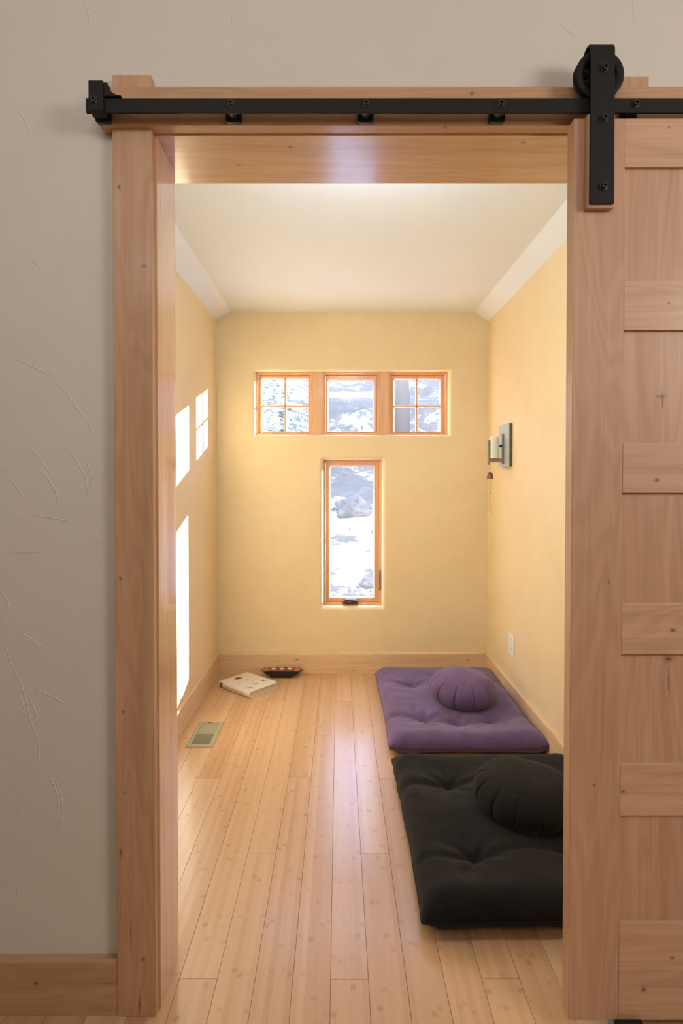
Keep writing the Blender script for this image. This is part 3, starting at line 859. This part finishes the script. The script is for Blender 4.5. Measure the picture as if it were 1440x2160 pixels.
def zafu(name, label, mat, dark, cx, cy, z0, R, H, tilt, seed, spin=0.0, npl=13):
    root = tag(empty(name, (cx, cy, z0)), label, 'round cushion')
    n = 330
    def surf(t, a, inset=0.0):
        """t: -1 bottom .. 1 top ; returns r, z"""
        ph = t * PI / 2
        r = R * abs(math.cos(ph)) ** 0.62
        z = H / 2 + H / 2 * math.copysign(abs(math.sin(ph)) ** 0.95, ph)
        s = (a + spin) * npl / (2 * PI); fr = s - math.floor(s)
        gdist = min(fr, 1 - fr) * (2 * PI / npl) * R
        gw = max(0.0, 1 - abs(ph) / 1.12) if ph > 0 else max(0.0, 1 - abs(ph) / 1.3)
        gw = min(1, gw * 2.2)
        r *= 1 + 0.018 * gw * (math.sin(fr * PI) ** 0.8 - 0.6)
        r -= 0.0065 * gw * math.exp(-(gdist / 0.004) ** 2)
        r *= 1 + 0.012 * noise.noise(Vector((math.cos(a) * 1.5, math.sin(a) * 1.5, t + seed)))
        if ph > 0:
            ring_d = abs(r - R * 0.70)
            z -= 0.0025 * math.exp(-(ring_d / 0.004) ** 2)
        z += 0.006 * noise.noise(Vector((r * math.cos(a) * 9, r * math.sin(a) * 9, seed + 3))) * (1 if ph > 0 else 0)
        return r - inset, z
    bm = B(); rows = []
    T = [-1 + 2 * k / 56 for k in range(57)]
    for t in T:
        if abs(t) > 0.999:
            rows.append([bm.verts.new((0, 0, surf(t, 0)[1]))]); continue
        row = []
        for k in range(n):
            a = 2 * PI * k / n; r, z = surf(t, a)
            row.append(bm.verts.new((r * math.cos(a), r * math.sin(a), z)))
        rows.append(row)
    for A, C in zip(rows, rows[1:]):
        for k in range(n):
            q = [A[k % len(A)], A[(k + 1) % len(A)], C[(k + 1) % len(C)], C[k % len(C)]]
            u = []
            for v in q:
                if v not in u: u.append(v)
            bm.faces.new(u)
    Mx = Matrix.Translation((cx, cy, z0)) @ Matrix.Rotation(tilt[0], 4, 'X') @ Matrix.Rotation(tilt[1], 4, 'Y')
    bmesh.ops.transform(bm, matrix=Mx, verts=bm.verts)
    body = build(bm, 'cushion_body', mat, root, smooth='all')
    bm = B()                                               # stitched round seam of the top panel and the pleat seams
    for tb in (1,):
        ph0 = [t for t in [k / 200 for k in range(1, 200)] if surf(t, 0.3)[0] < R * 0.70][0]
        pts = []
        for k in range(97):
            a = 2 * PI * k / 96; r, z = surf(ph0, a); pts.append(Mx @ Vector((r * math.cos(a), r * math.sin(a), z + .0002)))
        tube(bm, pts, 0.0010, 5)
    for p in range(npl):
        a = 2 * PI * p / npl - spin
        pts = []
        for k in range(18):
            t = 0.60 - 1.15 * k / 17
            r, z = surf(t, a); pts.append(Mx @ Vector(((r + .0004) * math.cos(a), (r + .0004) * math.sin(a), z)))
        tube(bm, pts, 0.0013, 5)
    build(bm, 'seam_stitching', dark, root, smooth='all')
    return root

mattress('purple_floor_cushion', 'purple tufted square floor mat lying under the purple round cushion', M['purple'], M['purple_dark'],
         0.608, 3.137, 0.745, 1.035, 0.100, [(-0.46, -0.50), (0.46, -0.52), (-0.46, 0.42), (0.46, 0.42), (-0.02, -0.56)], 1.3, 0.0, (0.012, 0.020, 0.0, 0.0))
mattress('black_floor_cushion', 'black tufted square floor mat nearest the doorway under the black round cushion', M['black'], M['black_dark'],
         0.615, 2.035, 0.760, 0.91, 0.110, [(-0.47, -0.50), (0.47, -0.50), (-0.47, 0.44), (0.47, 0.44)], 4.7, 0.0, (0.004, 0.004, 0.016, 0.030))
zafu('purple_round_cushion', 'round purple pleated meditation cushion on the purple floor mat', M['purple'], M['purple_dark'],
     0.668, 3.08, 0.082, 0.176, 0.158, (0.10, 0.05), 2.0, 0.30, 11)
zafu('black_round_cushion', 'round black pleated meditation cushion on the black floor mat', M['black'], M['black_dark'],
     0.672, 2.05, 0.084, 0.182, 0.148, (0.06, 0.04), 6.0, 0.12)

# ---- book
book = tag(empty('book', (0, 0, 0)), 'thick cream hardcover book lying flat on the bamboo floor', 'book')
BL, BW, BT = 0.286, 0.226, 0.036          # spine length (x), width (y), thickness
bm = B()                                   # case: two boards and a rounded spine at y = 0
box(bm, 0, BL, 0.004, BW, BT - 0.003, BT, bev=0.0008)
box(bm, 0, BL, 0.004, BW, 0.0, 0.003, bev=0.0008)
build(bm, 'cover_boards', M['cover'], book)
bm = B()
pr = [(0.006 - 0.010 * math.sin(PI * k / 10), BT / 2 - BT / 2 * math.cos(PI * k / 10)) for k in range(11)]
pi_ = [(y + 0.003, BT / 2 + (z - BT / 2) * 0.84) for y, z in pr]
ring = pr + pi_[::-1]
A = [bm.verts.new((0, y, z)) for y, z in ring]; C = [bm.verts.new((BL, y, z)) for y, z in ring]
for k in range(len(ring)): bm.faces.new((A[k], A[(k + 1) % len(ring)], C[(k + 1) % len(ring)], C[k]))
for q in range(10):
    bm.faces.new((A[q], A[q + 1], A[-2 - q], A[-1 - q])); bm.faces.new((C[q], C[q + 1], C[-2 - q], C[-1 - q]))
sp = build(bm, 'spine', M['cover_plain'], book, smooth=40)
bm = B()
def on_spine(x0, x1, s0, s1, mi=0):
    rws = []
    for k in range(5):
        s = s0 + (s1 - s0) * k / 4
        y, z = 0.006 - 0.0104 * math.sin(PI * s), BT / 2 - BT / 2 * 1.005 * math.cos(PI * s)
        rws.append([bm.verts.new((x0, y - .0002, z)), bm.verts.new((x1, y - .0002, z))])
    for a, c in zip(rws, rws[1:]): bm.faces.new((a[0], a[1], c[1], c[0])).material_index = mi
on_spine(0.012, 0.034, 0.22, 0.80, 0)
rr = random.Random(5)
for k in range(17):                        # faded title marks along the spine
    x = 0.050 + k * 0.0115
    on_spine(x, x + 0.006, 0.36 + 0.06 * rr.random(), 0.55 + 0.1 * rr.random(), 1)
build(bm, 'spine_print', [M['ink_brown'], M['ink_red']], sp)
bm = B(); box(bm, 0.004, BL - 0.004, 0.006, BW - 0.005, 0.003, BT - 0.003)
build(bm, 'page_block', M['paper'], book)
bm = B()                                   # printed cover: picture near the far spine corner, brush figures, sketch lines
zc_ = BT + 0.0003
def flat(pts, mi):
    bm.faces.new([bm.verts.new((x, y, zc_)) for x, y in pts]).material_index = mi
flat([(0.030, 0.085), (0.066, 0.085), (0.066, 0.130), (0.030, 0.130)], 0)
build(bm, 'cover_picture', M['ink_brown'], book)
bm = B()
def stroke(pts, w_, mi):
    P = [Vector((x, y, 0)) for x, y in pts]; rws = []
    for k, p in enumerate(P):
        d = (P[min(k + 1, len(P) - 1)] - P[max(k - 1, 0)]).normalized(); nn = Vector((-d.y, d.x, 0))
        ww = w_ * (0.35 + 0.65 * math.sin(PI * (k + .5) / len(P)))
        rws.append([bm.verts.new((p.x - nn.x * ww, p.y - nn.y * ww, zc_ + .0001)), bm.verts.new((p.x + nn.x * ww, p.y + nn.y * ww, zc_ + .0001))])
    for a, c in zip(rws, rws[1:]): bm.faces.new((a[0], a[1], c[1], c[0])).material_index = mi
for (bx, by) in ((0.228, 0.052), (0.205, 0.118), (0.200, 0.185)):
    bm.free(); bm = B()
    stroke([(bx - .018, by - .012), (bx - .006, by - .004), (bx + .004, by + .001), (bx + .016, by + .014)], 0.0030, 1)
    stroke([(bx - .012, by + .012), (bx - .002, by + .006), (bx + .010, by - .010)], 0.0022, 1)
    stroke([(bx, by), (bx + .002, by - .006), (bx - .004, by - .018)], 0.0024, 1)
    build(bm, 'brush_figure', [M['ink_brown'], M['ink'], M['ink_red']], book); bm = B()
for k in range(14):
    x, y = 0.09 + 0.11 * rr.random(), 0.03 + 0.16 * rr.random(); a = rr.random() * 6.28; c = rr.choice((-1, 1)) * 1.4
    pts = []
    for s in range(7):
        pts.append((x, y)); x += 0.009 * math.cos(a); y += 0.009 * math.sin(a); a += c / 7
        x = min(max(x, .01), BL - .01); y = min(max(y, .015), BW - .01)
    stroke(pts, 0.0009, 2)
    build(bm, 'sketch_line', [M['ink_brown'], M['ink'], M['ink_red']], book); bm = B()
bm.free()
book.location = (-0.741, 3.515, 0.0005)
book.rotation_euler = (0, 0, math.atan2(-0.185, 0.218))

# ---- boat-shaped candle tray with three small candles
ty, tx, th = 3.700, -0.371, 0.047
tray = tag(empty('candle_tray', (tx, ty, 0)), 'black boat-shaped candle tray with red top standing by the baseboard', 'candle holder')
bm = B()
def hexring(hx, hy, z, tip): return [(tx - hx, ty, z), (tx - hx * tip, ty - hy, z), (tx + hx * tip, ty - hy, z), (tx + hx, ty, z), (tx + hx * tip, ty + hy, z), (tx - hx * tip, ty + hy, z)]
loops = [[bm.verts.new(p) for p in hexring(*a)] for a in ((0.074, 0.022, 0.0, 0.85), (0.082, 0.025, 0.004, 0.86), (0.132, 0.037, th - .006, 0.86), (0.137, 0.039, th, 0.86))]
for A, C in zip(loops, loops[1:]):
    for k in range(6): bm.faces.new((A[k], A[(k + 1) % 6], C[(k + 1) % 6], C[k]))
bm.faces.new(loops[0]); bm.faces.new(loops[-1])
build(bm, 'tray_body', M['bowl'], tray)
bm = B(); z = th + .0006
bm.faces.new([bm.verts.new(p) for p in ((tx - .085, ty - .034, z), (tx + .085, ty - .034, z), (tx + .085, ty + .034, z), (tx - .085, ty + .034, z))])
for s in (-1, 1):
    bm.faces.new([bm.verts.new(p) for p in ((tx + s * .087, ty - .034, z), (tx + s * .112, ty - .034, z), (tx + s * .130, ty, z), (tx + s * .112, ty + .034, z), (tx + s * .087, ty + .034, z))]).material_index = 1
    for k in range(4):
        x = tx + s * (.092 + .008 * k)
        bm.faces.new([bm.verts.new(p) for p in ((x, ty - .030, z + .0003), (x + .003, ty - .030, z + .0003), (x + .003, ty + .030, z + .0003), (x, ty + .030, z + .0003))])
build(bm, 'painted_top', [M['red'], M['orange']], tray)
for x, wh in ((-0.052, 'nearest the book'), (0.0, 'in the middle of the tray'), (0.052, 'farthest from the book')):
    c = tag(empty('tealight_candle', (tx + x, ty, th)), 'white tealight candle on the black tray, %s' % wh, 'candle', 'tealight candles on the boat-shaped tray')
    bm = B(); lathe(bm, [(0, 0.0006), (0.0155, 0.0006), (0.0165, 0.0015), (0.0165, 0.006), (0.0158, 0.006), (0.0158, 0.0045), (0, 0.0045)], (tx + x, ty, th), 'Z', 24)
    build(bm, 'candle_cup', M['tin'], c, smooth=30)
    bm = B(); lathe(bm, [(0, 0.0045), (0.0156, 0.0045), (0.0156, 0.0062), (0.012, 0.0068), (0, 0.0064)], (tx + x, ty, th), 'Z', 24)
    build(bm, 'wax', M['wax'], c, smooth=30)
    bm = B(); tube(bm, [(tx + x, ty, th + .0060), (tx + x + .0005, ty, th + .011)], 0.0007, 6)
    build(bm, 'wick', M['wick'], c)

# ---- floor register
reg = tag(empty('floor_register', (-0.672, 2.860, 0)), 'champagne metal floor register with louvres near the left baseboard', 'floor vent')
rx0, rx1, ry0, ry1 = -0.739, -0.606, 2.717, 3.004
bm = B()
def rl(x0, x1, y0, y1, z): return [bm.verts.new(p) for p in ((x0, y0, z), (x1, y0, z), (x1, y1, z), (x0, y1, z))]
L = [rl(rx0, rx1, ry0, ry1, 0.0003), rl(rx0, rx1, ry0, ry1, 0.002), rl(rx0 + .006, rx1 - .006, ry0 + .006, ry1 - .006, 0.006),
     rl(rx0 + .022, rx1 - .022, ry0 + .026, ry1 - .026, 0.006), rl(rx0 + .023, rx1 - .023, ry0 + .027, ry1 - .027, 0.0005)]
for A, C in zip(L, L[1:]):
    for k in range(4): bm.faces.new((A[k], A[(k + 1) % 4], C[(k + 1) % 4], C[k]))
build(bm, 'register_frame', M['register'], reg)
bm = B(); box(bm, rx0 + .021, rx1 - .021, ry0 + .025, ry1 - .025, 0.0002, 0.0008)  # dark sheet in place of the shaded duct; the floor has no hole
build(bm, 'duct_shade_sheet', M['duct'], reg)
y_in0, y_in1 = ry0 + .028, ry1 - .028
nsl = 20
for k in range(nsl):
    yc = y_in0 + (y_in1 - y_in0) * (k + 0.5) / nsl
    far = k >= nsl // 2
    bm = B()
    hw_ = 0.0027 if far else 0.0014
    dz = 0.0011 if far else 0.0015
    zc = 0.0042
    prof_ = [(yc - hw_, zc - dz * (1 if far else 1)), (yc + hw_, zc + dz), (yc + hw_ + .0007, zc + dz - .0004), (yc - hw_ + .0007, zc - dz - .0004)]
    A = [bm.verts.new((rx0 + .023, y, max(zz, .0009))) for y, zz in prof_]; C = [bm.verts.new((rx1 - .023, y, max(zz, .0009))) for y, zz in prof_]
    bm.faces.new(A); bm.faces.new(C[::-1])
    for q in range(4): bm.faces.new((A[q], A[(q + 1) % 4], C[(q + 1) % 4], C[q]))
    build(bm, 'louvre', M['register'], reg)
ym = (y_in0 + y_in1) / 2
bm = B(); box(bm, rx0 + .022, rx1 - .022, ym - .003, ym + .003, 0.001, 0.0062, bev=.0005); build(bm, 'crossbar', M['register'], reg)
bm = B(); box(bm, -0.690, -0.668, ry1 - .020, ry1 - .014, 0.006, 0.0075, bev=.0005); build(bm, 'damper_lever', M['bronze'], reg)

# ---- wall sconce and the small bell on it
sx_, sy_ = XR, 3.345
sc_ = tag(empty('wall_sconce', (XR, sy_, 1.365)), 'grey metal wall sconce with cream glass shade on the yellow wall', 'wall lamp')
bm = B(); box(bm, XR - 0.021, XR - 0.0165, 3.243, 3.448, 1.365, 1.6135, bev=0.001); build(bm, 'back_plate', M['sconce_plate'], sc_)
bm = B(); box(bm, XR - 0.0165, XR, 3.244, 3.447, 1.366, 1.6125); build(bm, 'shaded_plate_side', M['shaded_plate_side'], sc_)  # added box, coloured dark to give the plate's side its shade
bm = B(); box(bm, XR - 0.030, XR - 0.021, sy_ - .008, sy_ + .008, 1.380, 1.557, bev=0.001); build(bm, 'mounting_bar', M['sconce_bar'], sc_)
bm = B(); lathe(bm, [(0, -0.014), (0.006, -0.014), (0.0085, -0.010), (0.0085, -0.004), (0.006, 0), (0, 0)], (XR - 0.030, sy_, 1.487), 'X', 16); build(bm, 'knob', M['black_iron'], sc_, smooth=30)
bm = B(); box(bm, XR - 0.106, XR - 0.030, sy_ - .011, sy_ + .011, 1.391, 1.413, bev=0.001); build(bm, 'arm', M['sconce_bar'], sc_)
bm = B(); box(bm, XR - 0.112, XR - 0.104, sy_ - .011, sy_ + .011, 1.3765, 1.5227, bev=0.001); build(bm, 'front_bar', M['sconce_bar'], sc_)
bm = B(); lathe(bm, [(0.0, 0.0), (0.026, 0.0), (0.026, 0.128), (0.0235, 0.128), (0.0235, 0.004), (0, 0.004)], (XR - 0.076, sy_, 1.4135), 'Z', 32); build(bm, 'glass_shade', M['sconce_glass'], sc_, smooth=30)

bx, by = XR - 0.1035, sy_ - .0165
bl = tag(empty('hanging_bell', (bx, by, 1.10)), 'little bronze bell with a long cord hanging from the sconce', 'bell')
bm = B()
pr = [(0, 0.041), (0.006, 0.040), (0.012, 0.035), (0.0165, 0.020), (0.0205, 0.0), (0.0195, 0.0), (0.0150, 0.020), (0.010, 0.033), (0, 0.037)]
lathe(bm, pr, (bx, by, 1.294), 'Z', 24); build(bm, 'bell_body', M['bell'], bl, smooth=40)
bm = B(); tube(bm, [(bx, by, 1.3345), (bx, by, 1.375), (bx - .002, by + .001, 1.400), (bx - .001, by + .003, 1.414)], 0.0011, 6); build(bm, 'hanging_cord', M['cord'], bl)
bm = B()
tube(bm, [(bx, by, 1.333), (bx, by, 1.26), (bx, by, 1.215), (bx - .003, by, 1.185), (bx - .0025, by, 1.155), (bx + .002, by, 1.125), (bx + .012, by, 1.095)], [0.0010, .0010, .0011, .0011, .0011, .0011, .0009], 6)
build(bm, 'clapper_cord', M['cord'], bl)
bm = B(); lathe(bm, [(0, -.005), (.003, -.003), (.003, .003), (0, .005)], (bx, by, 1.212), 'Z', 10); build(bm, 'bead', M['bell'], bl, smooth=40)

# ---- wall outlet
ou = tag(empty('wall_outlet', (XR, 3.233, 0.29)), 'white outlet plate low on the yellow wall beside the purple mat', 'outlet')
bm = B(); box(bm, XR - 0.0065, XR, 3.190, 3.276, 0.290, 0.412, bev=0.003); build(bm, 'cover_plate', M['white_plastic'], ou)
for z in (0.3255, 0.3765):
    bm = B()
    for v_ in box(bm, XR - 0.0082, XR - 0.0060, 3.216, 3.250, z - .0145, z + .0145, bev=0.001): pass
    rc = build(bm, 'receptacle', M['white_plastic'], ou)
    bm = B()
    for dy in (-0.0065, 0.0065): box(bm, XR - 0.0085, XR - 0.0080, 3.233 + dy - .001, 3.233 + dy + .001, z - .002, z + .006)
    build(bm, 'slot', M['wick'], rc)

# ================================================================ OUTSIDE
def ground(x, y):
    t = max(0.0, y - 4.0)
    t = max(0.0, y - 6.0)  # flat snow shelf by the house, shaped to bounce sun up to the ceiling
    z = -0.45 + 0.40 * t * t / (t + 0.8)
    z = min(z, 11.5 + 0.05 * (t - 30) if t > 30 else z)
    a = min(1.0, t / 8)
    z += a * (0.8 * noise.noise(Vector((x * 0.16, y * 0.16, 1.0))) + 0.28 * noise.noise(Vector((x * 0.55, y * 0.55, 4.0))) + 0.10 * noise.noise(Vector((x * 1.7, y * 1.7, 8.0))))
    z += 0.02 * noise.noise(Vector((x * 2, y * 2, 3)))
    return z
bm = B()
ys = [3.93]
while ys[-1] < 100: ys.append(ys[-1] + max(0.10, (ys[-1]) * 0.020))
xs = [-1 + 2 * k / 150 for k in range(151)]
rows = []
for y in ys:
    half = 14 + 0.9 * y
    rows.append([bm.verts.new((0.8 * 0 + math.copysign(abs(q) ** 1.5, q) * half, y, ground(math.copysign(abs(q) ** 1.5, q) * half, y))) for q in xs])
for A, C in zip(rows, rows[1:]):
    for k in range(150): bm.faces.new((A[k], A[k + 1], C[k + 1], C[k]))
tag(build(bm, 'ground', M['snow'], smooth='all', origin=(0, 4, 0)), 'snow-covered rocky hillside outside the windows', 'ground', kind='structure')

def boulder(label, x, y, s, seed):
    bm = B(); bmesh.ops.create_icosphere(bm, subdivisions=4, radius=1)
    for v in bm.verts:
        n_ = v.co.normalized()
        k = 1 + 0.35 * noise.noise(n_ * 1.3 + Vector((seed, 0, 0))) + 0.12 * noise.noise(n_ * 4 + Vector((seed, 1, 0)))
        v.co = Vector((n_.x * s[0], n_.y * s[1], n_.z * s[2])) * k + Vector((x, y, ground(x, y) + s[2] * 0.35))
    tag(build(bm, 'boulder', M['rock'], smooth=30), label, 'boulder')
boulder('pale angular boulder in the snow seen high in the tall window', 0.24, 9.75, (0.30, 0.3, 0.22), 3)
boulder('low snow-ringed boulder seen near the foot of the tall window', 0.42, 7.4, (0.16, 0.14, 0.07), 9)

def conifer(label, x, y, hgt, rad, seed):
    rn = random.Random(seed); z0 = ground(x, y) - 0.05
    t = tag(empty('snowy_conifer', (x, y, z0)), label, 'tree')
    bm = B(); tube(bm, [(x, y, z0), (x, y, z0 + hgt * .5), (x, y, z0 + hgt)], [0.07, 0.04, 0.01], 10); build(bm, 'trunk', M['needles'], t, smooth='all')
    bm = B()
    for k in range(240):
        f_ = (k + .5) / 240; h = z0 + 0.25 + (hgt - 0.3) * f_
        r = rad * (1 - f_) ** 0.8 * (0.75 + 0.4 * rn.random()); a = k * 2.399 + rn.random() * .4
        d = Vector((math.cos(a), math.sin(a), 0)); s = Vector((-d.y, d.x, 0))
        base = Vector((x, y, h))
        for j in range(int(3 + r * 12)):
            q = (j + 1) / (3 + r * 12)
            c = base + d * r * q + Vector((0, 0, -0.22 * r * q * q + 0.03))
            wd = 0.16 * (1 - q * 0.6) * (0.6 + 0.6 * rn.random())
            for sg in (-1, 1):
                tip = c + (s * sg * wd) + d * 0.10 + Vector((0, 0, -0.04 - 0.03 * rn.random()))
                p = [c + d * .05, c - d * .04, tip, ]
                up = Vector((0, 0, 0.022))
                v0, v1, v2, v3 = bm.verts.new(p[0]), bm.verts.new(p[1]), bm.verts.new(tip), bm.verts.new((p[0] + p[1]) / 2 + up)
                for f4 in ((v0, v1, v3), (v1, v2, v3), (v2, v0, v3), (v0, v2, v1)): bm.faces.new(f4)
    build(bm, 'foliage', M['needles'], t)
conifer('snow-laden conifer seen through the left four-pane window', -1.28, 12.0, 4.6, 1.15, 4)
def bare_tree(label, x, y, seed):
    rn = random.Random(seed); z0 = ground(x, y) - .05
    t = tag(empty('bare_tree', (x, y, z0)), label, 'tree')
    bm = B(); tube(bm, [(x, y, z0), (x + .02, y, z0 + 2), (x + .05, y, z0 + 4.5), (x + .1, y, z0 + 6)], [0.18, 0.16, 0.12, 0.06], 14); build(bm, 'trunk', M['bark'], t, smooth='all')
    for k in range(6):
        a = rn.random() * 6.28; h = z0 + 1.7 + k * .55; L_ = 0.7 + rn.random() * .6
        bm = B(); tube(bm, [(x, y, h), (x + math.cos(a) * L_ * .5, y + math.sin(a) * L_ * .5, h + .12), (x + math.cos(a) * L_, y + math.sin(a) * L_, h + .38)], [0.035, 0.022, 0.006], 8)
        build(bm, 'branch', M['bark'], t, smooth='all')
bare_tree('bare pale tree trunk seen through the right four-pane window', 1.45, 13.0, 2)
